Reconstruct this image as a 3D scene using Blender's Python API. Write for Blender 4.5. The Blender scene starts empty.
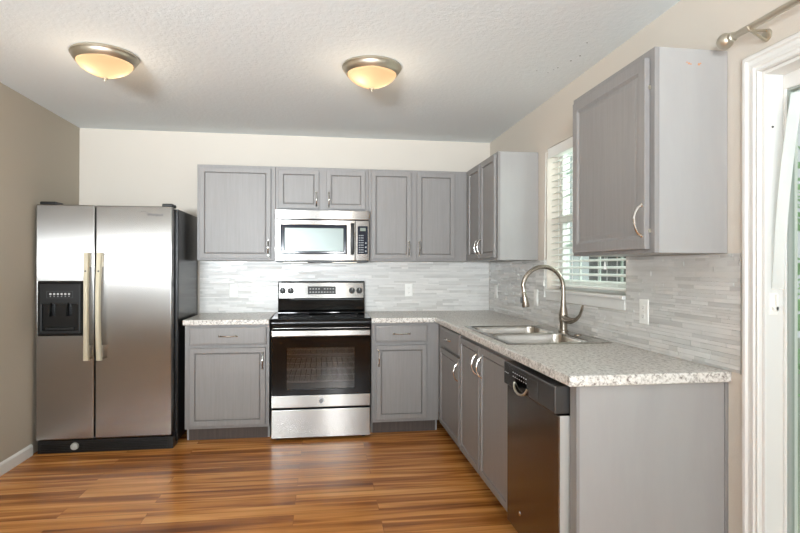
import bpy, bmesh, math, random
from mathutils import Vector, Matrix
random.seed(7)
S = bpy.context.scene
COL = S.collection
PI = math.pi

# ------------------------------------------------------------------ camera
cam_d = bpy.data.cameras.new('camera')
cam = bpy.data.objects.new('camera', cam_d)
COL.objects.link(cam)
cam_d.sensor_width = 36.0
cam_d.lens = 539.73 / 800 * 36.0
cam_d.clip_start = 0.02
yaw, pitch, roll = 0.1422, 0.00323, -0.00229
cam.matrix_world = (Matrix.Translation((-1.5242, -4.8075, 1.3033)) @ Matrix.Rotation(-yaw, 4, 'Z')
                    @ Matrix.Rotation(PI / 2 + pitch, 4, 'X') @ Matrix.Rotation(-roll, 4, 'Z'))
S.camera = cam

# ------------------------------------------------------------------ world, lights, exposure
W = bpy.data.worlds.new('sky'); S.world = W; W.use_nodes = True
wn = W.node_tree.nodes; wl = W.node_tree.links
bg = wn['Background']
bg.inputs[0].default_value = (0.94, 0.97, 1.0, 1)
bg.inputs[1].default_value = 0.62

def area(name, loc, rot, sx, sy, power, color=(1, 1, 1)):
    d = bpy.data.lights.new(name, 'AREA'); d.shape = 'RECTANGLE'
    d.size = sx; d.size_y = sy; d.energy = power; d.color = color
    o = bpy.data.objects.new(name, d); COL.objects.link(o)
    o.location = loc; o.rotation_euler = rot
    return o
# added fill lights, unseen, set outside the made-up rear windows
area('rear_fill_right', (-1.25, -7.66, 1.35), (PI / 2, 0, 0), 0.85, 1.7, 3, (1.0, 0.99, 0.97))
area('rear_fill_left', (-2.9, -7.66, 1.35), (PI / 2, 0, 0), 1.0, 1.7, 5, (1.0, 0.99, 0.97))
# added fill lights behind the camera, unseen, tipped up towards the ceiling
area('soft_fill', (-1.27, -7.2, 1.46), (math.radians(112), 0, 0), 0.2, 0.4, 38, (0.95, 0.98, 1.0))
area('ceiling_fill', (-1.45, -5.6, 0.9), (math.radians(138), 0, 0), 1.3, 1.0, 30, (0.84, 0.93, 1.0))
beam = area('strip_fill', (-2.75, -7.25, 1.44), (math.radians(108), 0, math.radians(-7)), 1.3, 0.26, 70, (0.88, 0.95, 1.0))  # added strip light, also draws the bright band on the fridge steel
beam.data.spread = math.radians(70)
area('window_daylight', (0.75, -1.77, 2.0), (0, math.radians(68), 0), 1.0, 1.0, 34, (0.97, 0.99, 1.0))
S.view_settings.view_transform = 'Standard'
S.view_settings.look = 'None'
S.view_settings.gamma = 1.0
S.view_settings.use_curve_mapping = False
S.view_settings.exposure = 0.36
LAMP_W = 2.2

# ------------------------------------------------------------------ node helpers
def s2l(c):
    return tuple((x / 255 / 12.92 if x <= 10 else ((x / 255 + 0.055) / 1.055) ** 2.4) for x in c) + (1,)

def mat(name, rgb=(200, 200, 200), rough=0.5, metal=0.0, **kw):
    m = bpy.data.materials.new(name); m.use_nodes = True
    p = m.node_tree.nodes['Principled BSDF']
    p.inputs['Base Color'].default_value = s2l(rgb)
    p.inputs['Roughness'].default_value = rough
    p.inputs['Metallic'].default_value = metal
    for k, v in kw.items():
        p.inputs[k.replace('_', ' ')].default_value = v
    return m

def N(m, t, **kw):
    n = m.node_tree.nodes.new(t)
    for k, v in kw.items():
        if k.startswith('i_'):
            n.inputs[k[2:].replace('_', ' ')].default_value = v
        else:
            setattr(n, k, v)
    return n
def Lk(m, a, b): m.node_tree.links.new(a, b)
def P(m): return m.node_tree.nodes['Principled BSDF']

def coords(m, scale=(1, 1, 1), kind='Object', rot=(0, 0, 0)):
    tc = N(m, 'ShaderNodeTexCoord'); mp = N(m, 'ShaderNodeMapping')
    mp.inputs['Scale'].default_value = scale; mp.inputs['Rotation'].default_value = rot
    Lk(m, tc.outputs[kind], mp.inputs[0])
    return mp.outputs[0]

def ramp(m, src, stops):
    r = N(m, 'ShaderNodeValToRGB')
    e = r.color_ramp.elements
    while len(e) < len(stops): e.new(0.5)
    for q, (pos, c) in zip(e, stops):
        q.position = pos; q.color = s2l(c) if len(c) == 3 else c
    Lk(m, src, r.inputs[0]); return r.outputs[0]

def bump(m, src, strength, dist=0.01):
    b = N(m, 'ShaderNodeBump', i_Strength=strength, i_Distance=dist)
    Lk(m, src, b.inputs['Height']); Lk(m, b.outputs[0], P(m).inputs['Normal']); return b

def paint_wall(name, rgb, rough=0.65, sc=160, st=0.12):
    m = mat(name, rgb, rough)
    n = N(m, 'ShaderNodeTexNoise', i_Scale=sc, i_Detail=3.0); Lk(m, coords(m), n.inputs['Vector'])
    bump(m, n.outputs[0], st, 0.004); return m

def grain(name, rgb, rgb2, rough=0.42, vec=(70, 70, 3.5), st=0.08):
    m = mat(name, rgb, rough)
    n = N(m, 'ShaderNodeTexNoise', i_Scale=1.0, i_Detail=6.0, i_Roughness=0.65, i_Distortion=0.4)
    Lk(m, coords(m, vec), n.inputs['Vector'])
    Lk(m, ramp(m, n.outputs[0], [(0.32, rgb2), (0.62, rgb)]), P(m).inputs['Base Color'])
    bump(m, n.outputs[0], st, 0.003); return m

def steel(name, rgb, rough=0.26, aniso=0.85, along=(1, 0, 0), wavy=0.0, vec=(3, 3, 400)):
    m = mat(name, rgb, rough, 1.0)
    p = P(m); p.inputs['Anisotropic'].default_value = aniso; 
    t = N(m, 'ShaderNodeCombineXYZ')
    for k in range(3): t.inputs[k].default_value = along[k]
    Lk(m, t.outputs[0], p.inputs["Tangent"])
    n = N(m, 'ShaderNodeTexNoise', i_Scale=1.0, i_Detail=3.0); Lk(m, coords(m, vec), n.inputs['Vector'])
    mr = N(m, 'ShaderNodeMapRange'); mr.inputs[3].default_value = rough - 0.008; mr.inputs[4].default_value = rough + 0.008
    Lk(m, n.outputs[0], mr.inputs[0]); Lk(m, mr.outputs[0], p.inputs['Roughness'])
    if wavy:
        w = N(m, 'ShaderNodeTexNoise', i_Scale=2.2, i_Detail=1.0); Lk(m, coords(m), w.inputs['Vector'])
        bump(m, w.outputs[0], wavy, 0.02)
    return m

M = {}
M['wall_back'] = paint_wall('wall_paint_cream', (203, 195, 184))
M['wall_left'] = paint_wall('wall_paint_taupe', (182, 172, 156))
M['wall_right'] = paint_wall('wall_paint_beige', (212, 203, 191))
M['ceiling'] = mat('ceiling_texture', (228, 233, 234), 0.85)
m = M['ceiling']
n = N(m, 'ShaderNodeTexNoise', i_Scale=42.0, i_Detail=5.0, i_Roughness=0.6); Lk(m, coords(m), n.inputs['Vector'])
r = ramp(m, n.outputs[0], [(0.42, (0, 0, 0, 1)), (0.58, (1, 1, 1, 1))])
bump(m, r, 0.16, 0.006)
M['white_trim'] = mat('white_trim_paint', (226, 225, 221), 0.4)
M['white_plastic'] = mat('white_plastic', (240, 239, 234), 0.35)
M['slot'] = mat('dark_slot', (70, 66, 62), 0.5)
M['cab'] = grain('grey_cabinet_paint', (140, 137, 135), (133, 130, 128))
M['cab_groove'] = grain('grey_cabinet_groove', (108, 103, 100), (96, 91, 88))  # darker grey for door groove floors and door backs
M['cab_side'] = grain('grey_cabinet_lit_side', (162, 160, 158), (157, 155, 153), 0.38, (8, 8, 1.5), 0.03)  # cabinet grey lightened on the sides in place of more light there
M['kick'] = grain('dark_toe_kick', (84, 72, 66), (68, 58, 52), 0.6)
M['nickel'] = mat('brushed_nickel', (198, 190, 174), 0.4, 1.0)
M['faucet'] = mat('faucet_nickel', (172, 162, 150), 0.27, 1.0)
M['chrome'] = mat('polished_pull', (222, 218, 212), 0.16, 1.0)
M['steel_fridge'] = steel('fridge_steel', (164, 161, 158), 0.24, 1.0, (1, 0, 0), wavy=0.025, vec=(12, 12, 1.0))
M['steel'] = steel('appliance_steel', (154, 151, 147), 0.24, 1.0, (0, 0, 1))
M['steel_dw'] = steel('dishwasher_steel', (120, 114, 108), 0.22, 0.5, (0, 0, 1), vec=(400, 400, 3))
M['dw_black'] = mat('dishwasher_console', (92, 90, 89), 0.25, 0.7)
M['sink'] = mat('sink_steel', (186, 182, 176), 0.2, 1.0)
M['black'] = mat('black_enamel', (16, 16, 17), 0.2)
M['black_side'] = mat('black_textured_side', (18, 18, 19), 0.25)
M['black_glass'] = mat('black_glass', (7, 7, 8), 0.06, 0.0, Specular_IOR_Level=0.3)
M['black_matte'] = mat('black_plastic', (14, 14, 14), 0.4)
M['cavity'] = mat('oven_cavity_enamel', (170, 166, 160), 0.4)
M['rack'] = mat('rack_wire', (225, 222, 216), 0.3, 0.6)
M['mw_pane'] = mat('microwave_screen', (118, 128, 124), 0.3, 0.2)
M['mw_frame'] = mat('microwave_glass_frame', (24, 30, 44), 0.1)
M['champagne'] = mat('champagne_handle', (214, 204, 180), 0.35, 0.55)
M['display'] = mat('lcd_display', (110, 120, 108), 0.3)
M['button'] = mat('button_grey', (150, 155, 162), 0.5)
M['mark'] = mat('printed_mark', (70, 70, 74), 0.5)
M['mark_light'] = mat('printed_mark_light', (190, 190, 190), 0.5)
M['chip'] = mat('orange_wood_chip', (196, 138, 96), 0.7)
M['grout'] = mat('pale_grout', (208, 206, 201), 0.9)
M['led'] = mat('indicator_white', (230, 232, 235), 0.4)
M['blind'] = mat('blind_slat_white', (240, 239, 234), 0.4)
M['slat'] = mat('translucent_slat_white', (244, 243, 240), 0.4)
m = M['slat']; tl = N(m, 'ShaderNodeBsdfTranslucent'); tl.inputs[0].default_value = (0.9, 0.9, 0.88, 1); mxs = N(m, 'ShaderNodeMixShader', i_Fac=0.45)
Lk(m, P(m).outputs[0], mxs.inputs[1]); Lk(m, tl.outputs[0], mxs.inputs[2]); Lk(m, mxs.outputs[0], m.node_tree.nodes['Material Output'].inputs[0])
M['bead'] = mat('glazing_gasket', (160, 166, 160), 0.6)
M['caulk'] = mat('caulk', (205, 200, 190), 0.6)

def glass(name, tint, refl=0.12, rough=0.02):
    m = bpy.data.materials.new(name); m.use_nodes = True
    nt = m.node_tree; nt.nodes.clear()
    o = nt.nodes.new('ShaderNodeOutputMaterial'); mx = nt.nodes.new('ShaderNodeMixShader')
    t = nt.nodes.new('ShaderNodeBsdfTransparent'); g = nt.nodes.new('ShaderNodeBsdfGlossy')
    t.inputs[0].default_value = s2l(tint); g.inputs['Roughness'].default_value = rough
    mx.inputs[0].default_value = refl
    nt.links.new(t.outputs[0], mx.inputs[1]); nt.links.new(g.outputs[0], mx.inputs[2]); nt.links.new(mx.outputs[0], o.inputs[0])
    return m
M['pane'] = glass('clear_pane', (236, 244, 240), 0.10)
M['pane_green'] = glass('patio_pane', (246, 250, 247), 0.06)
M['oven_pane'] = glass('oven_pane', (196, 193, 190), 0.05, 0.05)

# frosted lamp glass: light of the bulbs inside shines through it
m = bpy.data.materials.new('frosted_lamp_glass'); m.use_nodes = True
nt = m.node_tree; nt.nodes.clear()
o = nt.nodes.new('ShaderNodeOutputMaterial'); a1 = nt.nodes.new('ShaderNodeAddShader')
tr = nt.nodes.new('ShaderNodeBsdfTranslucent'); tr.inputs[0].default_value = (0.34, 0.27, 0.19, 1)
em = nt.nodes.new('ShaderNodeEmission'); em.inputs[0].default_value = (1.0, 0.60, 0.33, 1); em.inputs[1].default_value = 0.50
nt.links.new(tr.outputs[0], a1.inputs[0]); nt.links.new(em.outputs[0], a1.inputs[1]); nt.links.new(a1.outputs[0], o.inputs[0])
M['lamp_glass'] = m
m = bpy.data.materials.new('bulb_glow'); m.use_nodes = True
nt = m.node_tree; nt.nodes.clear()
o = nt.nodes.new('ShaderNodeOutputMaterial'); em = nt.nodes.new('ShaderNodeEmission')
em.inputs[0].default_value = (1.0, 0.85, 0.66, 1); em.inputs[1].default_value = 28
nt.links.new(em.outputs[0], o.inputs[0]); M['bulb'] = m

# translucent strap
m = mat('translucent_strap', (236, 242, 240), 0.3, 0.0, Transmission_Weight=0.0); P(m).inputs['Alpha'].default_value = 0.5
M['strap'] = m

# floor: strips running across the room
m = mat('wood_plank_floor', (160, 96, 50), 0.27); M['floor'] = m
v = coords(m)
br = N(m, 'ShaderNodeTexBrick', offset=0.37, offset_frequency=2, squash=1.0)
for k, q in (('Scale', 1.0), ('Mortar Size', 0.0012), ('Mortar Smooth', 0.3), ('Bias', 0.0), ('Brick Width', 1.22), ('Row Height', 0.127)):
    br.inputs[k].default_value = q
br.inputs['Color1'].default_value = (0, 0, 0, 1); br.inputs['Color2'].default_value = (1, 1, 1, 1); br.inputs['Mortar'].default_value = (0.3, 0.3, 0.3, 1)
Lk(m, v, br.inputs['Vector'])
off = N(m, 'ShaderNodeVectorMath', operation='SCALE'); off.inputs['Scale'].default_value = 7.0; Lk(m, br.outputs['Color'], off.inputs[0])
va = N(m, 'ShaderNodeVectorMath', operation='ADD'); Lk(m, coords(m, (0.9, 17, 1)), va.inputs[0]); Lk(m, off.outputs[0], va.inputs[1])
n1 = N(m, 'ShaderNodeTexNoise', i_Scale=1.0, i_Detail=3.0, i_Roughness=0.5, i_Distortion=0.6); Lk(m, va.outputs[0], n1.inputs['Vector'])
vb = N(m, 'ShaderNodeVectorMath', operation='ADD'); Lk(m, coords(m, (5, 120, 1)), vb.inputs[0]); Lk(m, off.outputs[0], vb.inputs[1])
n2 = N(m, 'ShaderNodeTexNoise', i_Scale=1.0, i_Detail=5.0, i_Roughness=0.7); Lk(m, vb.outputs[0], n2.inputs['Vector'])
ma = N(m, 'ShaderNodeMath', operation='MULTIPLY_ADD'); Lk(m, n2.outputs[0], ma.inputs[0]); ma.inputs[1].default_value = 0.16; 
mb = N(m, 'ShaderNodeMath', operation='MULTIPLY_ADD'); Lk(m, br.outputs['Color'], mb.inputs[0]); mb.inputs[1].default_value = 0.10; mb.inputs[2].default_value = -0.13
Lk(m, mb.outputs[0], ma.inputs[2])
mc = N(m, 'ShaderNodeMath', operation='ADD'); Lk(m, n1.outputs[0], mc.inputs[0]); Lk(m, ma.outputs[0], mc.inputs[1])
colr = ramp(m, mc.outputs[0], [(0.26, (118, 66, 28)), (0.42, (160, 98, 44)), (0.55, (206, 136, 68)), (0.72, (232, 168, 98))])
mm = N(m, 'ShaderNodeMixRGB', blend_type='MULTIPLY'); mm.inputs[2].default_value = (0.45, 0.4, 0.35, 1)
mf = N(m, 'ShaderNodeMath', operation='MULTIPLY'); Lk(m, br.outputs['Fac'], mf.inputs[0]); mf.inputs[1].default_value = 0.8
Lk(m, mf.outputs[0], mm.inputs[0]); Lk(m, colr, mm.inputs[1]); Lk(m, mm.outputs[0], P(m).inputs['Base Color'])
bump(m, n2.outputs[0], 0.08, 0.002)

# speckled laminate
m = mat('speckled_laminate', (205, 201, 195), 0.3); M['counter'] = m
v = coords(m)
n1 = N(m, 'ShaderNodeTexNoise', i_Scale=75.0, i_Detail=4.0, i_Roughness=0.7); Lk(m, v, n1.inputs['Vector'])
c1 = ramp(m, n1.outputs[0], [(0.34, (120, 110, 104)), (0.43, (190, 184, 176)), (0.52, (222, 218, 211)), (0.7, (238, 235, 230))])
n2 = N(m, 'ShaderNodeTexVoronoi', i_Scale=95.0); Lk(m, v, n2.inputs['Vector'])
n3 = N(m, 'ShaderNodeTexNoise', i_Scale=22.0, i_Detail=2.0); Lk(m, v, n3.inputs['Vector'])
c2 = ramp(m, n2.outputs['Distance'], [(0.16, (1, 1, 1, 1)), (0.26, (0, 0, 0, 1))])
c3 = ramp(m, n3.outputs[0], [(0.50, (0, 0, 0, 1)), (0.60, (1, 1, 1, 1))])
mu = N(m, 'ShaderNodeMath', operation='MULTIPLY'); Lk(m, c2, mu.inputs[0]); Lk(m, c3, mu.inputs[1])
mx = N(m, 'ShaderNodeMixRGB'); Lk(m, mu.outputs[0], mx.inputs[0]); Lk(m, c1, mx.inputs[1]); mx.inputs[2].default_value = s2l((112, 100, 94))
Lk(m, mx.outputs[0], P(m).inputs['Base Color'])

TILES = []
for i, (c, rg) in enumerate([((228, 226, 221), 0.35), ((220, 218, 213), 0.4), ((232, 230, 226), 0.15), ((207, 205, 200), 0.35),
                             ((224, 222, 218), 0.14), ((236, 234, 230), 0.3), ((213, 211, 206), 0.16)]):
    c = tuple(int(q * 0.955) for q in c); rg = max(rg, 0.24)
    t = mat('mosaic_strip_%s' % 'abcdefg'[i], c, rg)
    n = N(t, 'ShaderNodeTexNoise', i_Scale=1.0, i_Detail=3.0); Lk(t, coords(t, (9, 9, 60)), n.inputs['Vector'])
    lo = tuple(int(x * 0.965) for x in c)
    Lk(t, ramp(t, n.outputs[0], [(0.35, lo), (0.6, c)]), P(t).inputs['Base Color'])
    TILES.append(t)

# ------------------------------------------------------------------ mesh helpers
def obj(name, bm, mt, parent=None, smooth=False, bevel=0.0, seg=2, loc=None, angle=35):
    bmesh.ops.recalc_face_normals(bm, faces=bm.faces[:])
    me = bpy.data.meshes.new(name); bm.to_mesh(me); bm.free()
    for x in (mt if isinstance(mt, (list, tuple)) else [mt]): me.materials.append(x)
    o = bpy.data.objects.new(name, me); COL.objects.link(o)
    if parent: o.parent = parent
    if loc: o.location = loc
    if smooth:
        for p in me.polygons: p.use_smooth = True
        try: me.set_sharp_from_angle(angle=math.radians(angle))
        except Exception: pass
    if bevel:
        b = o.modifiers.new('edge_bevel', 'BEVEL'); b.width = bevel; b.segments = seg; b.limit_method = 'ANGLE'; b.angle_limit = math.radians(40)
        b.harden_normals = False
    return o

def thing(name, label, cat, loc=(0, 0, 0), rotz=0.0, group=None):
    o = bpy.data.objects.new(name, None); COL.objects.link(o)
    o.location = loc; o.rotation_euler = (0, 0, rotz); o.empty_display_size = 0.05
    return tag(o, label, cat, group)
def tag(o, label, cat, group=None):
    o['label'] = label; o['category'] = cat
    if group: o['group'] = group
    return o
def struct(o, label=None, cat=None):
    o['kind'] = 'structure'
    if label: o['label'] = label
    if cat: o['category'] = cat
    return o

def nb(): return bmesh.new()
def box(bm, a, b, mi=0):
    x0, y0, z0 = (min(a[i], b[i]) for i in range(3)); x1, y1, z1 = (max(a[i], b[i]) for i in range(3))
    v = [bm.verts.new(c) for c in ((x0, y0, z0), (x1, y0, z0), (x1, y1, z0), (x0, y1, z0), (x0, y0, z1), (x1, y0, z1), (x1, y1, z1), (x0, y1, z1))]
    for f in ((0, 3, 2, 1), (4, 5, 6, 7), (0, 1, 5, 4), (1, 2, 6, 5), (2, 3, 7, 6), (3, 0, 4, 7)):
        q = bm.faces.new([v[i] for i in f]); q.material_index = mi
    return v
def bx(*boxes):
    bm = nb()
    for a, b in boxes: box(bm, a, b)
    return bm

def tube(bm, pts, rad, n=12, cap=True, flat=1.0):
    pts = [Vector(p) for p in pts]
    rad = rad if isinstance(rad, (list, tuple)) else [rad] * len(pts)
    up = None; rings = []
    for i, p in enumerate(pts):
        t = (pts[min(i + 1, len(pts) - 1)] - pts[max(i - 1, 0)]).normalized()
        if up is None:
            up = Vector((0, 0, 1)) if abs(t.z) < 0.9 else Vector((1, 0, 0))
        s = t.cross(up).normalized(); up = s.cross(t).normalized()
        rings.append([bm.verts.new(p + rad[i] * (math.cos(2 * PI * k / n) * s + flat * math.sin(2 * PI * k / n) * up)) for k in range(n)])
    for a, b in zip(rings, rings[1:]):
        for k in range(n): bm.faces.new((a[k], a[(k + 1) % n], b[(k + 1) % n], b[k]))
    if cap: bm.faces.new(rings[0][::-1]); bm.faces.new(rings[-1])
    return bm
def lathe(bm, prof, n=32, center=(0, 0, 0), axis='z'):
    c = Vector(center)
    def pt(r, h, a):
        x, y = r * math.cos(a), r * math.sin(a)
        return c + (Vector((x, y, h)) if axis == 'z' else Vector((h, x, y)) if axis == 'x' else Vector((x, h, y)))
    rings = []
    for r, h in prof:
        if r < 1e-6: rings.append([bm.verts.new(pt(0, h, 0))])
        else: rings.append([bm.verts.new(pt(r, h, 2 * PI * k / n)) for k in range(n)])
    for a, b in zip(rings, rings[1:]):
        for k in range(n):
            q = (k + 1) % n
            if len(a) == 1 and len(b) == 1: continue
            if len(a) == 1: bm.faces.new((a[0], b[q], b[k]))
            elif len(b) == 1: bm.faces.new((a[k], a[q], b[0]))
            else: bm.faces.new((a[k], a[q], b[q], b[k]))
    return bm
def arc(c, r, a0, a1, n, plane='xz'):
    out = []
    for i in range(n + 1):
        a = a0 + (a1 - a0) * i / n
        u, v = r * math.cos(a), r * math.sin(a)
        out.append((c[0] + u, c[1], c[2] + v) if plane == 'xz' else (c[0], c[1] + u, c[2] + v) if plane == 'yz' else (c[0] + u, c[1] + v, c[2]))
    return out

def cells(us, vs, keep, w0, w1, order='xyz'):
    """slab made of grid cells in the (u,v) plane, shared vertices, clean sides; order maps u,v,w to axes"""
    bm = nb(); V = {}
    ax = {'xyz': lambda u, v, w: (u, v, w), 'yzx': lambda u, v, w: (w, u, v), 'xzy': lambda u, v, w: (u, w, v)}[order]
    def vert(i, j, w):
        k = (i, j, w)
        if k not in V: V[k] = bm.verts.new(ax(us[i], vs[j], (w0, w1)[w]))
        return V[k]
    K = {(i, j) for i in range(len(us) - 1) for j in range(len(vs) - 1) if keep((us[i] + us[i + 1]) / 2, (vs[j] + vs[j + 1]) / 2)}
    for (i, j) in K:
        for w in (0, 1): bm.faces.new([vert(i, j, w), vert(i + 1, j, w), vert(i + 1, j + 1, w), vert(i, j + 1, w)][::(1 if w else -1)])
        for (di, dj, a, b) in ((-1, 0, (i, j), (i, j + 1)), (1, 0, (i + 1, j), (i + 1, j + 1)), (0, -1, (i, j), (i + 1, j)), (0, 1, (i, j + 1), (i + 1, j + 1))):
            if (i + di, j + dj) not in K:
                bm.faces.new([vert(*a, 0), vert(*b, 0), vert(*b, 1), vert(*a, 1)])
    bmesh.ops.dissolve_limit(bm, angle_limit=0.01, verts=bm.verts[:], edges=bm.edges[:])
    return bm

def ring_panel(x0, x1, z0, z1, prof, mi=None):
    """concentric rectangles in the xz plane. prof = [(inset, y)], closed by back and front faces"""
    bm = nb(); loops = []
    for ins, y in prof:
        loops.append([bm.verts.new(c) for c in ((x0 + ins, y, z0 + ins), (x1 - ins, y, z0 + ins), (x1 - ins, y, z1 - ins), (x0 + ins, y, z1 - ins))])
    for i, (a, b) in enumerate(zip(loops, loops[1:])):
        for k in range(4):
            f = bm.faces.new((a[k], a[(k + 1) % 4], b[(k + 1) % 4], b[k]))
            if mi: f.material_index = mi[i]
    bm.faces.new(loops[0][::-1]); bm.faces.new(loops[-1])
    return bm

def text_mesh(name, body, size, mt, parent, mtx, ext=0.0006, sx=1.0):
    c = bpy.data.curves.new(name, 'FONT'); c.body = body; c.size = size; c.extrude = ext
    c.align_x = 'CENTER'; c.align_y = 'CENTER'
    o = bpy.data.objects.new(name, c); COL.objects.link(o)
    bpy.context.view_layer.update()
    me = bpy.data.meshes.new_from_object(o.evaluated_get(bpy.context.evaluated_depsgraph_get()))
    bpy.data.objects.remove(o)
    me.transform(mtx @ Matrix.Diagonal((sx, 1, 1, 1)))
    me.materials.clear(); me.materials.append(mt); me.name = name
    r = bpy.data.objects.new(name, me); COL.objects.link(r); r.parent = parent
    return r
def facing_front(x, y, z): return Matrix.Translation((x, y, z)) @ Matrix.Rotation(PI / 2, 4, 'X')

# ------------------------------------------------------------------ room
XL, H, YR = -3.5244, 2.4608, -7.5
WT = 0.2
WR = 0.13   # right wall
floor = struct(obj('floor', bx(((XL - WT, YR - WT, -0.1), (WT, WT, 0))), M['floor']))
ceil = struct(obj('ceiling', bx(((XL - WT, YR - WT, H), (WT, WT, H + 0.1))), M['ceiling']))
struct(obj('wall_back', bx(((XL - WT, 0, 0), (WT, WT, H))), M['wall_back']))
struct(obj('wall_left', bx(((XL - WT, YR, 0), (XL, 0, H))), M['wall_left']))
WY0, WY1, WZ0, WZ1 = -2.257, -1.285, 1.165, 2.125      # window opening
DY0, DY1, DZ1 = -4.95, -3.115, 1.995                   # patio door opening
bm = cells([YR, DY0, DY1, WY0, WY1, 0], [0, WZ0, DZ1, WZ1, H],
           lambda y, z: not (WY0 < y < WY1 and WZ0 < z < WZ1) and not (DY0 < y < DY1 and z < DZ1), 0, WR, 'yzx')
struct(obj('wall_right', bm, M['wall_right']))
RW = [(-3.4, -2.4), (-1.675, -0.825)]  # openings of two added rear windows, unseen, made to brighten the room
bm = cells([XL, -3.4, -2.4, -1.675, -0.825, 0], [0, 0.5, 2.2, H],
           lambda x, z: not (0.5 < z < 2.2 and any(a < x < b for a, b in RW)), YR - WT, YR, 'xzy')
struct(obj('wall_rear', bm, M['wall_back']))
for i, (a, b) in enumerate(RW):
    fr = nb()
    for q in (((a, YR - 0.12, 0.5), (a + 0.05, YR - 0.07, 2.2)), ((b - 0.05, YR - 0.12, 0.5), (b, YR - 0.07, 2.2)),
              ((a, YR - 0.12, 0.5), (b, YR - 0.07, 0.55)), ((a, YR - 0.12, 2.15), (b, YR - 0.07, 2.2)), ((a, YR - 0.12, 1.33), (b, YR - 0.07, 1.37))):
        box(fr, *q)
    w = struct(obj('window_%d' % (i + 2), fr, M['white_trim']))  # added window, out of view
    obj('pane', bx(((a + 0.04, YR - 0.1, 0.54), (b - 0.04, YR - 0.095, 2.16))), M['pane'], w)

def skirting(name, bm, lab=None): return struct(obj(name, bm, M['white_trim']))
bm = nb()
prof = [(0, 0), (0.014, 0), (0.014, 0.062), (0.009, 0.072), (0.004, 0.078), (0, 0.078)]
y0, y1 = YR + 0.001, -0.735
A = [bm.verts.new((XL + px, y0, pz)) for px, pz in prof]; B = [bm.verts.new((XL + px, y1, pz)) for px, pz in prof]
for k in range(len(prof)): bm.faces.new((A[k], A[(k + 1) % 6], B[(k + 1) % 6], B[k]))
bm.faces.new(A); bm.faces.new(B[::-1])
skirting('baseboard_left', bm)

# window on the right wall
bm = nb()
xg = 0.112
for q in (((xg - 0.02, WY0, WZ0), (xg + 0.03, WY0 + 0.045, WZ1)), ((xg - 0.02, WY1 - 0.045, WZ0), (xg + 0.03, WY1, WZ1)),
          ((xg - 0.02, WY0, WZ0), (xg + 0.03, WY1, WZ0 + 0.05)), ((xg - 0.02, WY0, WZ1 - 0.045), (xg + 0.03, WY1, WZ1)),
          ((xg - 0.025, WY0, 1.62), (xg + 0.03, WY1, 1.665))): box(bm, *q)
win = struct(obj('window_1', bm, M['white_trim']))
obj('pane', bx(((xg, WY0 + 0.04, WZ0 + 0.04), (xg + 0.005, WY1 - 0.04, WZ1 - 0.04))), M['pane'], win)
bm = nb()
for k in range(1, 4):
    y = WY0 + (WY1 - WY0) * k / 4; box(bm, (xg + 0.006, y - 0.008, WZ0 + 0.04), (xg + 0.014, y + 0.008, WZ1 - 0.04))
for z in (1.31, 1.46, 1.80, 1.95): box(bm, (xg + 0.006, WY0 + 0.04, z - 0.008), (xg + 0.014, WY1 - 0.04, z + 0.008))
obj('muntin', bm, M['white_trim'], win)
bm = bx(((-0.028, WY0 - 0.012, WZ0 - 0.018), (xg - 0.02, WY1 + 0.0, WZ0 + 0.001)))
obj('window_sill', bm, M['white_trim'], win, bevel=0.004)
obj('apron', bx(((-0.010, WY0 - 0.005, WZ0 - 0.075), (0.0, WY1 + 0.005, WZ0 - 0.018))), M['white_trim'], win, bevel=0.003)

# patio door on the right wall
cw = 0.068
# casing: stepped moulding mitred round the opening
prof = [(0, 0), (0, 0.018), (0.004, 0.022), (0.016, 0.022), (0.020, 0.014), (0.034, 0.012), (0.037, 0.017), (0.048, 0.018), (0.052, 0.012), (0.060, 0.011), (0.063, 0.016), (cw - 0.004, 0.016), (cw, 0.011), (cw, 0)]
bm = nb(); secs = []
for corner in range(4):
    row = []
    for a, t in prof:
        yr, yl, zt_ = DY1 + cw - a, DY0 - cw + a, DZ1 + cw - a
        row.append(bm.verts.new(((-t, yr, 0), (-t, yr, zt_), (-t, yl, zt_), (-t, yl, 0))[corner]))
    secs.append(row)
for a, b in zip(secs, secs[1:]):
    for k in range(len(prof)): bm.faces.new((a[k], a[(k + 1) % len(prof)], b[(k + 1) % len(prof)], b[k]))
bm.faces.new(secs[0]); bm.faces.new(secs[-1][::-1])
struct(obj('trim_1', bm, M['white_trim']))
bm = nb()   # jamb lining
box(bm, (0, DY1 - 0.012, 0), (WR, DY1, DZ1)); box(bm, (0, DY0, 0), (WR, DY0 + 0.012, DZ1)); box(bm, (0, DY0 + 0.012, DZ1 - 0.012), (WR, DY1 - 0.012, DZ1))
box(bm, (0, DY0 + 0.012, 0), (WR, DY1 - 0.012, 0.018))
door = struct(obj('door_1', bm, M['white_trim'], bevel=0.002))
def sash(y0, y1, x):
    bm = cells([y0, y0 + 0.05, y1 - 0.012, y1], [0.02, 0.13, DZ1 - 0.065, DZ1 - 0.012], lambda y, z: not (y0 + 0.05 < y < y1 - 0.012 and 0.13 < z < DZ1 - 0.065), x, x + 0.04, 'yzx')
    s = obj('door_panel', bm, M['white_trim'], door, bevel=0.003)
    obj('glazing_bead', cells([y0 + 0.05, y0 + 0.058, y1 - 0.017, y1 - 0.012], [0.13, 0.138, DZ1 - 0.073, DZ1 - 0.065],
        lambda y, z: not (y0 + 0.058 < y < y1 - 0.017 and 0.138 < z < DZ1 - 0.073), x + 0.006, x + 0.03, 'yzx'), M['bead'], s)
    obj('pane', bx(((x + 0.017, y0 + 0.05, 0.13), (x + 0.022, y1 - 0.012, DZ1 - 0.065))), M['pane_green'], s)
sash(-4.05, DY1 - 0.012, 0.070)
sash(DY0 + 0.012, -4.052, 0.080)
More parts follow.
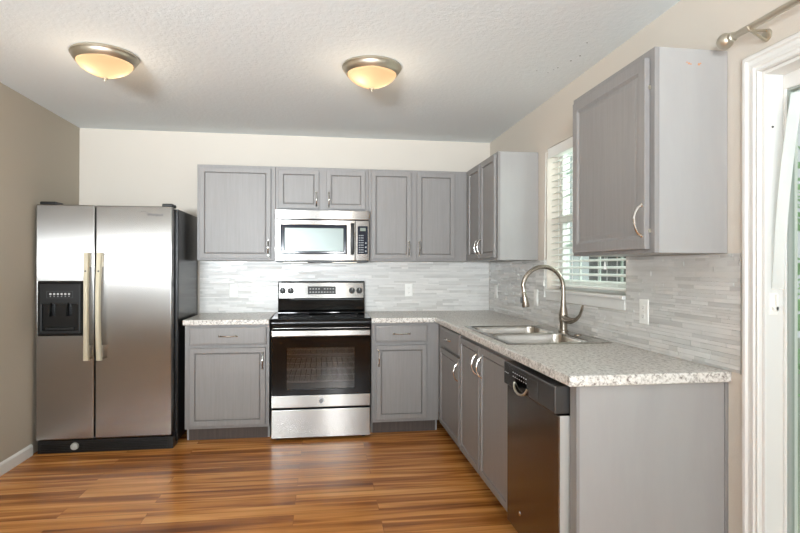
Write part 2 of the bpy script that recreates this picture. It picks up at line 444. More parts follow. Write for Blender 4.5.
bm = lathe(nb(), [(0, 0), (0.004, 0), (0.003, 0.003), (0, 0.004)], 10, (0.03, -3.127, 1.80), 'y')
bmesh.ops.scale(bm, vec=(1, -1, 1), space=Matrix.Translation((0, 3.127, 0)), verts=bm.verts)
obj('screw', bm, M['slot'], door)
bm = bx(((0.022, -3.140, 1.16), (0.042, -3.127, 1.172)), ((0.034, -3.140, 1.16), (0.042, -3.127, 1.215)), ((0.018, -3.131, 1.145), (0.046, -3.127, 1.22)))
obj('latch', bm, M['white_plastic'], door)

# specks on the ceiling
bm = nb()
for x, y, r in ((-0.159, -1.97, 0.005), (-0.142, -2.044, 0.005), (-0.186, -2.208, 0.004), (-0.288, -1.8, 0.003), (-0.21, -1.778, 0.003), (-0.196, -1.828, 0.003), (-0.186, -1.861, 0.004)):
    obj('speck', lathe(nb(), [(0, -0.0008), (r, -0.0004), (r, 0.0)], 7, (x, y, H)), M['slot'], ceil)

# ------------------------------------------------------------------ mosaic backsplash
def tile_strip(name, label, spans, to_world):
    """spans(z) -> list of (u0,u1) free intervals at the row height"""
    bm = nb(); z = 0.9185; rnd = random.Random(len(label))
    ztop = 1.362
    def tbox(u0, u1, a, b, d, mi):
        c = [to_world(u, w, zz) for zz in (a, b) for w in (0.0, d) for u in (u0, u1)]
        v = [bm.verts.new(q) for q in c]
        for f in ((0, 1, 3, 2), (4, 6, 7, 5), (0, 4, 5, 1), (2, 3, 7, 6), (0, 2, 6, 4), (1, 5, 7, 3)):
            q = bm.faces.new([v[k] for k in f]); q.material_index = mi
    while z < ztop - 0.004:
        h = min(rnd.choice((0.011, 0.016, 0.016, 0.022)), ztop - z)
        for (a, b) in spans(z, z + h):
            tbox(a, b, z, z + h, 0.0042, len(TILES))
            u = a - rnd.random() * 0.1
            while u < b:
                L = rnd.choice((0.06, 0.10, 0.15, 0.20, 0.28))
                p, q = max(u, a), min(u + L, b)
                if q - p > 0.006:
                    mi = rnd.choice((0, 0, 0, 1, 2, 2, 3, 4, 4, 5, 5, 6))
                    tbox(p + 0.0006, q - 0.0006, z + 0.0006, z + h - 0.0006, 0.0062 + rnd.random() * 0.0026, mi)
                u += L
        z += h
    return tag(obj(name, bm, TILES + [M['grout']]), label, 'backsplash', None)
tile_strip('tile_backsplash', 'pale grey mosaic strip backsplash on the back wall behind the electric range', lambda a, b: [(-2.562, -0.010)], lambda u, w, z: (u, -w - 0.0004, z))
def right_spans(a, b):
    if b > WZ0 - 0.077: return [(0.010, -WY1 - 0.006), (-WY0 + 0.013, 3.024)]
    return [(0.010, 3.024)]
tile_strip('tile_backsplash', 'pale grey mosaic strip backsplash on the window wall behind the faucet', right_spans, lambda u, w, z: (-w - 0.0004, -u, z))

# ------------------------------------------------------------------ cabinets
def bow_pull(parent, x, y, z, length=0.115, vertical=True, name='handle', proj=0.030):
    bm = nb(); n = 14; pts = []; rad = []
    for i in range(n + 1):
        t = i / n; a = (t - 0.5) * length
        out = -proj * (math.sin(PI * t) ** 0.6 if 0 < t < 1 else 0)
        pts.append((x, y + out, z + a) if vertical else (x + a, y + out, z))
        rad.append(0.0062 - 0.0022 * math.sin(PI * t) + (0.0012 if i in (6, 7, 8) else 0))
    tube(bm, pts, rad, 10)
    for s in (-0.5, 0.5):
        c = (x, y, z + s * length) if vertical else (x + s * length, y, z)
        lathe(bm, [(0, 0), (0.0085, 0), (0.0085, -0.002), (0.006, -0.004), (0, -0.004)], 12, c, 'y')
    return obj(name, bm, M['chrome'], parent, smooth=True)

def front_panel(parent, kind, x0, x1, z0, z1, yf, hside=None, hz=None, raised=False, ho=0.020):
    yf = yf - 0.004; t = 0.020; y = yf - t
    if kind == 'door':
        s = 0.040
        prof = [(0, yf), (0, y + 0.002), (0.0005, y + 0.001), (0.002, y), (s - 0.005, y), (s - 0.003, y + 0.001), (s, y + 0.0095), (s + 0.004, y + 0.0095), (s + 0.006, y + 0.004), (s + 0.012, y + 0.0045), (s + 0.013, y + 0.0055)]
        mi = [0, 0, 0, 0, 0, 0, 1, 0, 0, 0]
        if raised:
            s = 0.052
            prof = prof[:4] + [(s - 0.010, y), (s - 0.006, y + 0.003), (s + 0.002, y + 0.008), (s + 0.008, y + 0.008), (s + 0.020, y + 0.0045), (s + 0.026, y + 0.0045)]
            mi = None
    else:
        prof = [(0, yf), (0, y + 0.005), (0.003, y + 0.002), (0.010, y + 0.0015), (0.013, y), (0.02, y)]; mi = None
    d = obj(kind, ring_panel(x0, x1, z0, z1, prof, mi), [M['cab'], M['cab_groove']], parent, smooth=True, angle=25)
    if kind == 'door' and hside:
        hx = x0 + ho if hside == 'l' else x1 - ho
        bow_pull(d, hx, y, hz)
    if kind == 'drawer':
        bow_pull(d, (x0 + x1) / 2, y, (z0 + z1) / 2, 0.125, False)
    obj('back_edge', bx(((x0 + 0.02, yf - 0.001, z0 + 0.02), (x1 - 0.02, yf + 0.004, z1 - 0.02))), M['cab_groove'], d)
    return d

def cabinet(name, label, loc, rotz, w, z0, z1, d, fronts, group=None, kick=False, top=True, raised=False):
    r = thing(name, label, 'cabinet', loc, rotz, group)
    T = 0.016; fz0 = z0
    bm = nb(); zb = z0
    if kick:
        box(bm, (0, -d + 0.075, 0), (T, -0.003, 0.1)); box(bm, (w - T, -d + 0.075, 0), (w, -0.003, 0.1)); zb = 0.1
    box(bm, (0, -d + 0.019, zb), (T, -0.003, z1)); box(bm, (w - T, -d + 0.019, zb), (w, -0.003, z1))
    box(bm, (T, -0.012, zb), (w - T, -0.003, z1)); box(bm, (T, -d + 0.019, zb), (w - T, -0.012, zb + T))
    if top: box(bm, (T, -d + 0.019, z1 - T), (w - T, -0.012, z1))
    obj('body', bm, M['cab_side'], r)
    us = sorted({0, w} | {q for f in fronts for q in (f[1] + 0.014, f[2] - 0.014)})
    vs = sorted({zb, z1} | {q for f in fronts for q in (f[3] + 0.014, f[4] - 0.014)})
    ff = cells(us, vs, lambda x, z: not any(f[1] + 0.014 < x < f[2] - 0.014 and f[3] + 0.014 < z < f[4] - 0.014 for f in fronts), -d, -d + 0.019, 'xzy')
    obj('face_frame', ff, M['cab'], r, bevel=0.001, seg=1)
    if kick: obj('toe_kick', bx(((T, -d + 0.065, 0), (w - T, -d + 0.075, 0.099))), M['kick'], r)
    for f in fronts:
        front_panel(r, f[0], f[1], f[2], f[3], f[4], -d, f[5] if len(f) > 5 else None, f[6] if len(f) > 6 else None, raised, f[7] if len(f) > 7 else 0.020)
    return r

UZ0, UZ1, UD = 1.3636, 2.1316, 0.303
HZ = 1.468
G = 'grey wall cabinets'
# back wall, local x = world x - loc.x
X0 = -2.5197
cabinet('wall_cabinet', 'grey single-door wall cabinet beside the refrigerator, left of the microwave', (X0, 0, 0), 0, 0.611, UZ0, UZ1, UD,
        [('door', 0.022, 0.577, 1.381, 2.108, 'r', HZ)])
X0 = -1.9065
cabinet('wall_cabinet', 'short grey two-door wall cabinet directly above the microwave', (X0, 0, 0), 0, 0.757, 1.7735, UZ1, UD,
        [('door', 0.024, 0.349, 1.789, 2.106, 'r', 1.867), ('door', 0.411, 0.732, 1.789, 2.106, 'l', 1.867)])
X0 = -1.1475
cabinet('wall_cabinet', 'grey two-door wall cabinet between the microwave and the back corner', (X0, 0, 0), 0, 0.8445, UZ0, UZ1, UD,
        [('door', 0.022, 0.360, 1.381, 2.110, 'r', HZ), ('door', 0.409, 0.736, 1.381, 2.110, 'l', HZ)])
cabinet('wall_cabinet', 'grey two-door wall cabinet on the right wall between the corner and the window', (0, 0, 0), -PI / 2, 1.136, UZ0, UZ1, UD - 0.001,
        [('door', 0.43, 0.745, 1.381, 2.108, 'r', HZ), ('door', 0.785, 1.117, 1.381, 2.108, 'l', HZ)])
nc = cabinet('wall_cabinet', 'large near grey wall cabinet between the window and the patio door', (0, -2.2962, 0), -PI / 2, 0.6583, UZ0, UZ1, UD - 0.001,
        [('door', 0.040, 0.632, 1.378, 2.098, 'r', 1.487)], raised=True)
for z in (1.44, 1.98):
    obj('hinge', bx(((0.633, -0.312, z), (0.637, -0.303, z + 0.014))), M['nickel'], nc)
bm = nb()
for x, z, r_ in ((0.163, 2.076, 0.0045), (0.122, 2.075, 0.005), (0.171, 2.080, 0.003), (0.115, 2.079, 0.003), (0.155, 2.074, 0.003)):
    obj('paint_chip', lathe(nb(), [(0, 0.6592), (r_, 0.6586), (r_, 0.6583)], 7, (0, -x, z), 'x'), M['chip'], nc)

BZ, BD = 0.8775, 0.608
X0 = -2.5362
cabinet('base_cabinet', 'grey base cabinet with one drawer between the refrigerator and the range', (X0, 0, 0), 0, 0.612, 0, BZ, BD,
        [('drawer', 0.036, 0.590, 0.728, 0.858), ('door', 0.036, 0.585, 0.126, 0.704, 'r', 0.604)], kick=True, top=False)
X0 = -1.1465
cabinet('base_cabinet', 'grey base cabinet with one drawer right of the range at the inner corner', (X0, 0, 0), 0, 0.5365, 0, BZ, BD,
        [('drawer', 0.032, 0.438, 0.728, 0.858), ('door', 0.036, 0.436, 0.126, 0.702, 'l', 0.604)], kick=True, top=False)
cabinet('base_cabinet', 'window-side grey base cabinet, drawer over one door, nearest the inner corner', (0, -0.610, 0), -PI / 2, 0.726, 0, BZ, BD,
        [('drawer', 0.130, 0.713, 0.722, 0.862), ('door', 0.130, 0.713, 0.122, 0.702, 'r', 0.612)], kick=True, top=False)
cabinet('base_cabinet', 'grey two-door base cabinet under the sink, beside the dishwasher', (0, -1.3375, 0), -PI / 2, 0.9765, 0, BZ, BD,
        [('door', 0.012, 0.446, 0.116, 0.852, 'r', 0.742, 0.040), ('door', 0.466, 0.960, 0.116, 0.852, 'l', 0.742, 0.040)], kick=True, top=False)
# end panel beyond the dishwasher
ep = thing('end_panel', 'plain grey end panel closing the counter beside the dishwasher', 'panel', (-0.30, -2.930, 0))
obj('panel', bx(((-0.297, -0.025, 0), (0.284, 0.024, BZ))), M['cab_side'], ep, bevel=0.001, seg=1)
obj('front_stile', bx(((-0.310, -0.0255, 0), (-0.2972, 0.027, BZ))), M['cab'], ep, bevel=0.0015)
obj('wall_trim', bx(((0.2845, -0.028, 0), (0.2998, 0.024, BZ))), M['cab'], ep, bevel=0.0015)

# ------------------------------------------------------------------ countertops
CE = -0.6467
tag(obj('countertop', cells([-2.545, -1.9225], [CE, -0.002], lambda x, y: True, BZ, 0.9175), M['counter'], bevel=0.006, seg=3),
    'short speckled grey countertop between the refrigerator and the range', 'countertop')
SX0, SX1, SY0, SY1 = -0.600, -0.035, -2.195, -1.350
bm = cells([-1.1500, CE, SX0 + 0.02, SX1 - 0.02, -0.0005], [-2.976, SY0 + 0.02, SY1 - 0.02, CE, -0.002],
           lambda x, y: (y > CE or x > CE) and not (SX0 + 0.02 < x < SX1 - 0.02 and SY0 + 0.02 < y < SY1 - 0.02), BZ, 0.9175)
tag(obj('countertop', bm, M['counter'], bevel=0.006, seg=3), 'long L-shaped speckled grey countertop holding the sink', 'countertop')

# ------------------------------------------------------------------ sink
sk = thing('kitchen_sink', 'double-bowl stainless steel sink set into the speckled countertop', 'sink', (-0.3175, -1.7725, 0.9175))
def rrect(x0, x1, y0, y1, r, z, k=6):
    out = []
    for cx, cy, a in ((x1 - r, y1 - r, 0), (x0 + r, y1 - r, PI / 2), (x0 + r, y0 + r, PI), (x1 - r, y0 + r, 1.5 * PI)):
        for i in range(k + 1):
            t = a + PI / 2 * i / k; out.append((cx + r * math.cos(t), cy + r * math.sin(t), z))
    return out
def loft(bm, loops, cap=False):
    L = [[bm.verts.new(p) for p in l] for l in loops]; n = len(L[0])
    for a, b in zip(L, L[1:]):
        for k in range(n): bm.faces.new((a[k], a[(k + 1) % n], b[(k + 1) % n], b[k]))
    if cap: bm.faces.new(L[-1])
hw, hl = 0.2825, 0.4225
bm = nb()
for s in (-1, 1):
    ya, yb = (0, hl) if s > 0 else (-hl, 0)
    ba, bb = (0.016, hl - 0.030) if s > 0 else (-hl + 0.030, -0.016)
    loft(bm, [rrect(-hw + 0.002, hw - 0.002, ya + (0.002 if s < 0 else 0), yb - (0.002 if s > 0 else 0), 0.0006, 0.0), rrect(-hw, hw, ya, yb, 0.0005, 0.004),
              rrect(-hw + 0.006, hw - 0.006, ya + (0.006 if s < 0 else 0), yb - (0.006 if s > 0 else 0), 0.0005, 0.0065),
              rrect(-hw + 0.026, hw - 0.095, ba - 0.006, bb + 0.006, 0.062, 0.0055),
              rrect(-hw + 0.032, hw - 0.101, ba, bb, 0.058, 0.0015)])
obj('deck', bm, M['sink'], sk, smooth=True, angle=50)
for s in (-1, 1):
    ba, bb = (0.016, hl - 0.030) if s > 0 else (-hl + 0.030, -0.016)
    bm = nb(); a0, a1 = -hw + 0.032, hw - 0.101
    loft(bm, [rrect(a0, a1, ba, bb, 0.058, 0.0015), rrect(a0 + 0.003, a1 - 0.003, ba + 0.003, bb - 0.003, 0.056, -0.012), rrect(a0 + 0.010, a1 - 0.010, ba + 0.010, bb - 0.010, 0.055, -0.135),
              rrect(a0 + 0.020, a1 - 0.020, ba + 0.020, bb - 0.020, 0.05, -0.160), rrect(a0 + 0.045, a1 - 0.045, ba + 0.045, bb - 0.045, 0.04, -0.168)], True)
    b = obj('bowl', bm, M['sink'], sk, smooth=True, angle=60)
    cx, cy = (a0 + a1) / 2, (ba + bb) / 2
    obj('drain', lathe(nb(), [(0, -0.163), (0.03, -0.163), (0.034, -0.160), (0.042, -0.162), (0.044, -0.1675), (0, -0.1675)], 24, (cx, cy, 0)), M['nickel'], b, smooth=True)
obj('hole_cover', lathe(nb(), [(0, 0.014), (0.014, 0.013), (0.02, 0.010), (0.021, 0.0055), (0, 0.0055)], 20, (0.235, -0.13, 0)), M['faucet'], sk, smooth=True)

# ------------------------------------------------------------------ faucet: spout reaches over the bowls (-x), lever on the near side
fx, fy, fz = -0.083, -1.715, 0.9242
fa = thing('kitchen_faucet', 'tall brushed nickel gooseneck faucet standing behind the sink', 'faucet', (fx, fy, fz))
obj('body', lathe(nb(), [(0, 0), (0.030, 0), (0.030, 0.006), (0.024, 0.012), (0.0235, 0.055), (0.026, 0.07), (0.027, 0.10), (0.023, 0.125), (0.017, 0.155), (0.0145, 0.19), (0, 0.19)], 28), M['faucet'], fa, smooth=True)
R_ = 0.128
pts = [(0, 0, 0.17), (0, 0, 0.22), (0, 0, 0.25)] + arc((-R_, 0, 0.262), R_, 0, PI * 0.95, 16)
pts.append((pts[-1][0] + 0.004, 0, pts[-1][2] - 0.03))
obj('neck', tube(nb(), pts, 0.0130, 16), M['faucet'], fa, smooth=True)
e = Vector(pts[-1]); d_ = (Vector(pts[-1]) - Vector(pts[-2])).normalized()
sh = obj('spray_head', tube(nb(), [e, e + d_ * 0.012, e + d_ * 0.018, e + d_ * 0.05, e + d_ * 0.095, e + d_ * 0.105], [0.0115, 0.0115, 0.0145, 0.0175, 0.023, 0.021], 18), M['faucet'], fa, smooth=True)
obj('collar', tube(nb(), [e - d_ * 0.006, e + d_ * 0.010], 0.0142, 18), M['chrome'], sh, smooth=True)
obj('spray_button', tube(nb(), [e + d_ * 0.045 + Vector((-0.020, 0, 0)), e + d_ * 0.08 + Vector((-0.023, 0, 0))], 0.0065, 10), M['black_matte'], sh, smooth=True)
lv = [(0, -0.018, 0.082), (0, -0.055, 0.074), (0.004, -0.095, 0.072), (0.010, -0.145, 0.084), (0.016, -0.180, 0.112), (0.02, -0.200, 0.150), (0.022, -0.206, 0.172)]
obj('lever', tube(nb(), lv, [0.022, 0.023, 0.019, 0.0115, 0.009, 0.008, 0.006], 14), M['faucet'], fa, smooth=True)

# ------------------------------------------------------------------ refrigerator
FX0, FX1, FF = -3.4980, -2.5980, -0.735
fr = thing('refrigerator', 'stainless side-by-side refrigerator with dispenser standing in the left corner', 'refrigerator', ((FX0 + FX1) / 2, 0, 0))
hx = (FX1 - FX0) / 2
seam = -3.114 - (FX0 + FX1) / 2
obj('body', bx(((-hx + 0.004, -0.648, 0.03), (hx + 0.024, -0.03, 1.733))), M['black_side'], fr, bevel=0.006)
def rdoor(x0, x1, hole=None):
    us = [x0, x1]; vs = [0.098, 1.743]
    if hole: us = [x0, hole[0], hole[1], x1]; vs = [0.098, hole[2], hole[3], 1.743]
    bm = cells(us, vs, lambda x, z: not (hole and hole[0] < x < hole[1] and hole[2] < z < hole[3]), FF, -0.667, 'xzy')
    d = obj('door', bm, M['steel_fridge'], fr, bevel=0.009, seg=4)
    lin = bx(((x0 + 0.006, -0.667, 0.104), (x1 - 0.006, -0.650, 1.738))) if not hole else bx(((x0 + 0.006, -0.667, 0.104), (x1 - 0.006, -0.650, 1.738)))
    obj('gasket', lin, M['black_matte'], d)
    return d
hole = (-3.484 - (FX0 + FX1) / 2, -3.190 - (FX0 + FX1) / 2, 0.828, 1.203)
dl = rdoor(-hx, seam - 0.004, hole); dr = rdoor(seam + 0.004, hx)
# dispenser recess
dsp = obj('dispenser', ring_panel(hole[0] + 0.001, hole[1] - 0.001, hole[2] + 0.001, hole[3] - 0.001, [(0, -0.67), (0, FF - 0.003), (0.003, FF - 0.005), (0.012, FF - 0.005), (0.014, FF + 0.0)]), M['black'], fr)
# cut the recess look: shelf, niche and paddles
bm = cells([hole[0] + 0.014, hole[0] + 0.030, hole[1] - 0.030, hole[1] - 0.014], [hole[2] + 0.014, hole[2] + 0.035, hole[3] - 0.155, hole[3] - 0.014],
           lambda x, z: not (hole[0] + 0.03 < x < hole[1] - 0.03 and hole[2] + 0.035 < z < hole[3] - 0.155), FF - 0.014, FF + 0.0, 'xzy')
obj('bezel', bm, M['black_matte'], dsp, bevel=0.004)
cxm = (hole[0] + hole[1]) / 2
for s in (-1, 1):
    bm = nb(); tube(bm, [(cxm + s * 0.055, FF - 0.003, 1.055), (cxm + s * 0.055, FF - 0.012, 1.02), (cxm + s * 0.055, FF - 0.010, 0.965)], [0.018, 0.028, 0.034], 16, flat=0.25)
    obj('paddle', bm, M['black_glass'], dsp, smooth=True)
obj('drip_tray', bx(((cxm - 0.09, FF - 0.020, 0.868), (cxm + 0.09, FF - 0.001, 0.885))), M['black_matte'], dsp, bevel=0.003)
for k in range(6):
    bm = nb(); u = cxm - 0.060 + k * 0.024 
    lathe(bm, [(0, 0), (0.0075, 0), (0.0075, -0.0015), (0, -0.0015)], 12, (u, FF - 0.014, 1.118), 'y')
    box(bm, (u - 0.004, FF - 0.0148, 1.100), (u + 0.004, FF - 0.014, 1.103))
    obj('button', bm, M['mark_light'], dsp)
obj('button_surround', cells([cxm - 0.085, cxm - 0.083, cxm + 0.083, cxm + 0.085], [1.090, 1.092, 1.136, 1.138],
    lambda x, z: not (cxm - 0.083 < x < cxm + 0.083 and 1.092 < z < 1.136), FF - 0.0148, FF - 0.014, 'xzy'), M['mark'], dsp)
def fridge_handle(x, par, side):
    n = 16; bm = nb(); z0, z1 = 0.655, 1.408; secs = []
    for i in range(n + 1):
        t = i / n; z = z0 + (z1 - z0) * t
        y = FF - 0.050 - 0.018 * math.sin(PI * t); w = 0.0165 + 0.003 * (1 - math.sin(PI * t))
        xx = x + side * 0.004 * math.sin(PI * t)
        secs.append([bm.verts.new((xx + a * w, y + b, z)) for a, b in ((-1, 0.012), (-1, 0.002), (-0.7, -0.006), (0.7, -0.006), (1, 0.002), (1, 0.012))])
    for a, b in zip(secs, secs[1:]):
        for k in range(6): bm.faces.new((a[k], a[(k + 1) % 6], b[(k + 1) % 6], b[k]))
    bm.faces.new(secs[0][::-1]); bm.faces.new(secs[-1])
    h = obj('handle', bm, M['champagne'], par, smooth=True, angle=40)
    obj('mount', bx(((x - 0.010, FF - 0.048, z0 + 0.015), (x + 0.010, FF + 0.001, z0 + 0.10))), M['nickel'], h, bevel=0.003)
    obj('upper_mount', bx(((x - 0.010, FF - 0.048, z1 - 0.10), (x + 0.010, FF + 0.001, z1 - 0.012))), M['champagne'], h, bevel=0.003)
    obj('screw', lathe(nb(), [(0, 0), (0.006, 0), (0.006, -0.002), (0, -0.002)], 10, (x + 0.0005, FF - 0.0655, z1 - 0.13), 'y'), M['slot'], h)
fridge_handle(seam - 0.037, dl, 1); fridge_handle(seam + 0.047, dr, -1)
bm = bx(((-hx + 0.01, -0.722, 0.002), (hx + 0.01, -0.60, 0.090)))
for k in range(5): box(bm, (-hx + 0.03, -0.729, 0.012 + k * 0.013), (hx - 0.03, -0.722, 0.020 + k * 0.012))
gr = obj('base_grille', bm, M['black_matte'], fr, bevel=0.001, seg=1)
obj('filter_knob', lathe(nb(), [(0, -0.022), (0.018, -0.022), (0.024, -0.018), (0.026, 0), (0, 0)], 20, (-3.243 - (FX0 + FX1) / 2, -0.727, 0.050), 'y'), mat('filter_knob_grey', (176, 176, 170), 0.4), gr, smooth=True)
for s, w_ in ((-1, 0.11), (1, 0.075)):
    a = s * (hx - 0.005)
    obj('hinge_cover', bx(((a, -0.70, 1.7435), (a - s * w_, -0.59, 1.768))), M['black_matte'], fr, bevel=0.008, seg=3)
for x in (-hx + 0.05, hx - 0.05): obj('foot', bx(((x - 0.02, -0.62, 0), (x + 0.02, -0.10, 0.03))), M['black_matte'], fr)
LX = hx - 0.135
text_mesh('logo', 'Whirlpool', 0.026, M['mark'], dr, facing_front(LX + 0.02, FF - 0.0008, 1.682))
bm = tube(nb(), [(LX - 0.085, FF - 0.001, 1.698), (LX - 0.07, FF - 0.001, 1.703), (LX - 0.045, FF - 0.001, 1.702), (LX - 0.02, FF - 0.001, 1.696)], [0.001, 0.005, 0.004, 0.001], 6, flat=0.3)
obj('logo_swoosh', bm, M['mark'], dr)

# ------------------------------------------------------------------ electric range
RX = (-1.9205 - 1.1585) / 2 + 0.008; rh = 0.3765
ra = thing('electric_range', 'stainless and black glass-top electric range between the base cabinets', 'range', (RX, 0, 0))
RD = -0.640
# body as an open box so the oven cavity is real
bm = bx(((-rh, RD, 0.03), (-rh + 0.06, -0.03, 0.895)), ((rh - 0.06, RD, 0.03), (rh, -0.03, 0.895)), ((-rh + 0.06, -0.08, 0.03), (rh - 0.06, -0.03, 0.895)),
        ((-rh + 0.06, RD, 0.03), (rh - 0.06, -0.08, 0.31)), ((-rh + 0.06, RD, 0.80), (rh - 0.06, -0.08, 0.895)))
obj('body', bm, M['black'], ra)
bm = bx(((-rh + 0.060, RD + 0.03, 0.310), (rh - 0.060, -0.082, 0.316)), ((-rh + 0.060, RD + 0.03, 0.794), (rh - 0.060, -0.082, 0.799)),
        ((-rh + 0.060, -0.088, 0.316), (rh - 0.060, -0.082, 0.794)), ((-rh + 0.0605, RD + 0.03, 0.316), (-rh + 0.066, -0.088, 0.794)), ((rh - 0.066, RD + 0.03, 0.316), (rh - 0.0605, -0.088, 0.794)))
obj('oven_cavity', bm, M['cavity'], ra)
for z in (0.43, 0.53, 0.64):
    bm = nb()
    for k in range(15):
        x = -0.30 + k * 0.6 / 14; tube(bm, [(x, RD + 0.05, z), (x, -0.10, z)], 0.0028, 6)
    for y in (RD + 0.045, -0.35, -0.10): tube(bm, [(-0.305, y, z + 0.002), (0.305, y, z + 0.002)], 0.005, 8)
    obj('oven_rack', bm, M['rack'], ra)
ct = obj('cooktop', bx(((-rh - 0.003, -0.664, 0.896), (rh + 0.003, -0.09, 0.921))), M['black_glass'], ra, bevel=0.006, seg=3)
bm = nb()
for x, y, r_ in ((-0.19, -0.50, 0.11), (0.19, -0.50, 0.085), (-0.19, -0.24, 0.085), (0.19, -0.24, 0.11)):
    obj('burner_ring', tube(nb(), arc((x, y, 0.9213), r_, 0, 2 * PI, 40, 'xy'), 0.0012, 4, False), M['mark'], ct)
# backguard: stepped, leaning profile
prof = [(-0.012, 0.90), (-0.115, 0.90), (-0.115, 0.925), (-0.098, 0.945), (-0.088, 1.030), (-0.088, 1.036), (-0.100, 1.040), (-0.078, 1.180), (-0.070, 1.190), (-0.012, 1.190)]
bm = nb(); A = [bm.verts.new((-rh + 0.006, y, z)) for y, z in prof]; B = [bm.verts.new((rh - 0.006, y, z)) for y, z in prof]
for k in range(len(prof)): bm.faces.new((A[k], A[(k + 1) % len(prof)], B[(k + 1) % len(prof)], B[k]))
bm.faces.new(A); bm.faces.new(B[::-1])
bg_ = obj('backguard', bm, M['black_glass'], ra, bevel=0.002)
tilt = math.atan2(0.022, 0.14)
def on_guard(x, z, off): # point on the leaning face
    return Vector((x, -0.100 + (z - 1.040) / 0.14 * 0.022 - off, z))
bm = nb()
lo, hi = 1.044, 1.177
for a, b in ((lo, hi),):
    c = [(-rh + 0.014, lo), (rh - 0.014, lo), (rh - 0.014, hi), (-rh + 0.014, hi)]
    v = [bm.verts.new(on_guard(x, z, 0.0035)) for x, z in c] + [bm.verts.new(on_guard(x, z, -0.001)) for x, z in c]
    bm.faces.new(v[:4]); bm.faces.new(v[4:][::-1])
    for k in range(4): bm.faces.new((v[k], v[(k + 1) % 4], v[4 + (k + 1) % 4], v[4 + k]))
cp = obj('control_panel', bm, M['steel'], bg_, bevel=0.002)
v0 = on_guard(0, 1.111, 0.004)
Mp = Matrix.Translation(v0) @ Matrix.Rotation(-tilt, 4, 'X')
def gadd(bm): bmesh.ops.transform(bm, matrix=Mp, verts=bm.verts[:]); return bm
cxp = -1.531 - RX
obj('display', gadd(bx(((cxp - 0.120, -0.003, -0.034), (cxp + 0.120, 0, 0.034)))), M['black_matte'], cp, bevel=0.006)
bm = nb()
for r_ in range(2):
    for c_ in range(9):
        if c_ in (4,) and r_ == 1: continue
        x = cxp - 0.098 + c_ * 0.0245; box(bm, (x - 0.006, -0.0038, -0.020 + r_ * 0.028), (x + 0.006, -0.003, -0.012 + r_ * 0.028))
        obj('button', gadd(bm), M['mark_light'], cp); bm = nb()
for wx in (-1.863, -1.795, -1.271, -1.208):
    x = wx - RX; bm = nb()
    lathe(bm, [(0, -0.026), (0.018, -0.026), (0.020, -0.022), (0.022, -0.004), (0.026, 0), (0, 0)], 24, (x, 0, -0.003), 'y')
    box(bm, (x - 0.0035, -0.031, -0.018), (x + 0.0035, -0.024, 0.018))
    k = obj('knob', gadd(bm), M['black_matte'], cp, smooth=True, angle=30)
    obj('pointer', gadd(bx(((x - 0.001, -0.0318, -0.002), (x + 0.001, -0.031, 0.016)))), M['led'], k)
# oven door: glass front with a window, steel strip below with the round badge
wx0, wx1, wz0, wz1 = -1.791 - RX, -1.281 - RX, 0.388, 0.702
DF = -0.672
od = obj('oven_door', cells([-rh + 0.002, wx0, wx1, rh - 0.002], [0.344, wz0, wz1, 0.886], lambda x, z: not (wx0 < x < wx1 and wz0 < z < wz1), DF + 0.004, RD - 0.003, 'xzy'), M['black_glass'], ra, bevel=0.003)
obj('window', bx(((wx0 - 0.0, DF + 0.006, wz0), (wx1, DF + 0.010, wz1))), M['oven_pane'], od)
obj('lower_strip', bx(((-rh + 0.004, DF - 0.001, 0.252), (rh - 0.004, RD - 0.003, 0.343))), M['steel'], od, bevel=0.003)
hd = obj('handle', cells([-rh + 0.004, rh - 0.004], [0.790, 0.836], lambda x, z: True, DF - 0.036, DF - 0.018, 'xzy'), M['steel'], od, bevel=0.008, seg=4)
for x in (-rh + 0.035, rh - 0.035): obj('mount', bx(((x - 0.015, DF - 0.02, 0.798), (x + 0.015, DF + 0.005, 0.828))), M['steel'], hd)
obj('vent_trim', bx(((-rh + 0.012, -0.6740, 0.848), (rh - 0.012, -0.6722, 0.8505))), M['steel'], od)
cb = 0.0
lg = obj('badge', lathe(nb(), [(0, -0.003), (0.0155, -0.003), (0.018, -0.0015), (0.018, 0), (0, 0)], 28, (cb, DF - 0.001, 0.298), 'y'), M['mark'], od, smooth=True, angle=30)
obj('badge_ring', tube(nb(), arc((cb, DF - 0.0045, 0.298), 0.0145, 0, 2 * PI, 28), 0.0014, 6, False), M['led'], lg)
text_mesh('badge_letters', 'GE', 0.019, M['led'], lg, facing_front(cb, DF - 0.0048, 0.298))
obj('storage_drawer', bx(((-rh + 0.004, DF + 0.002, 0.022), (rh - 0.004, RD - 0.002, 0.236))), M['steel'], ra, bevel=0.005, seg=3)
for x in (-rh + 0.05, rh - 0.05):
    for y in (-0.60, -0.10): obj('foot', lathe(nb(), [(0, 0), (0.016, 0), (0.016, 0.03), (0, 0.03)], 14, (x, y, 0)), M['black_matte'], ra)

# ------------------------------------------------------------------ over-the-range microwave
mx0, mx1, MF = -1.9035, -1.1480, -0.400
mw = thing('microwave', 'stainless over-the-range microwave under the short cabinet', 'microwave', ((mx0 + mx1) / 2, 0, 1.355))
mh = (mx1 - mx0) / 2; oz = 1.355; ox = (mx0 + mx1) / 2
obj('body', bx(((-mh, MF + 0.045, 0.006), (mh, -0.010, 0.417))), M['black'], mw)
obj('vent_grille', bx(((-mh, MF - 0.004, 1.697 - oz), (mh, MF + 0.044, 1.7715 - oz))), M['steel'], mw, bevel=0.004)
split = -1.262 - ox
a0, a1, b0, b1 = -1.856 - ox, -1.333 - ox, 1.418 - oz, 1.652 - oz
md = obj('door', cells([-mh, a0, a1, split - 0.002], [0.010, b0, b1, 1.692 - oz], lambda x, z: not (a0 < x < a1 and b0 < z < b1), MF, MF + 0.044, 'xzy'), M['steel'], mw, bevel=0.004, seg=3)
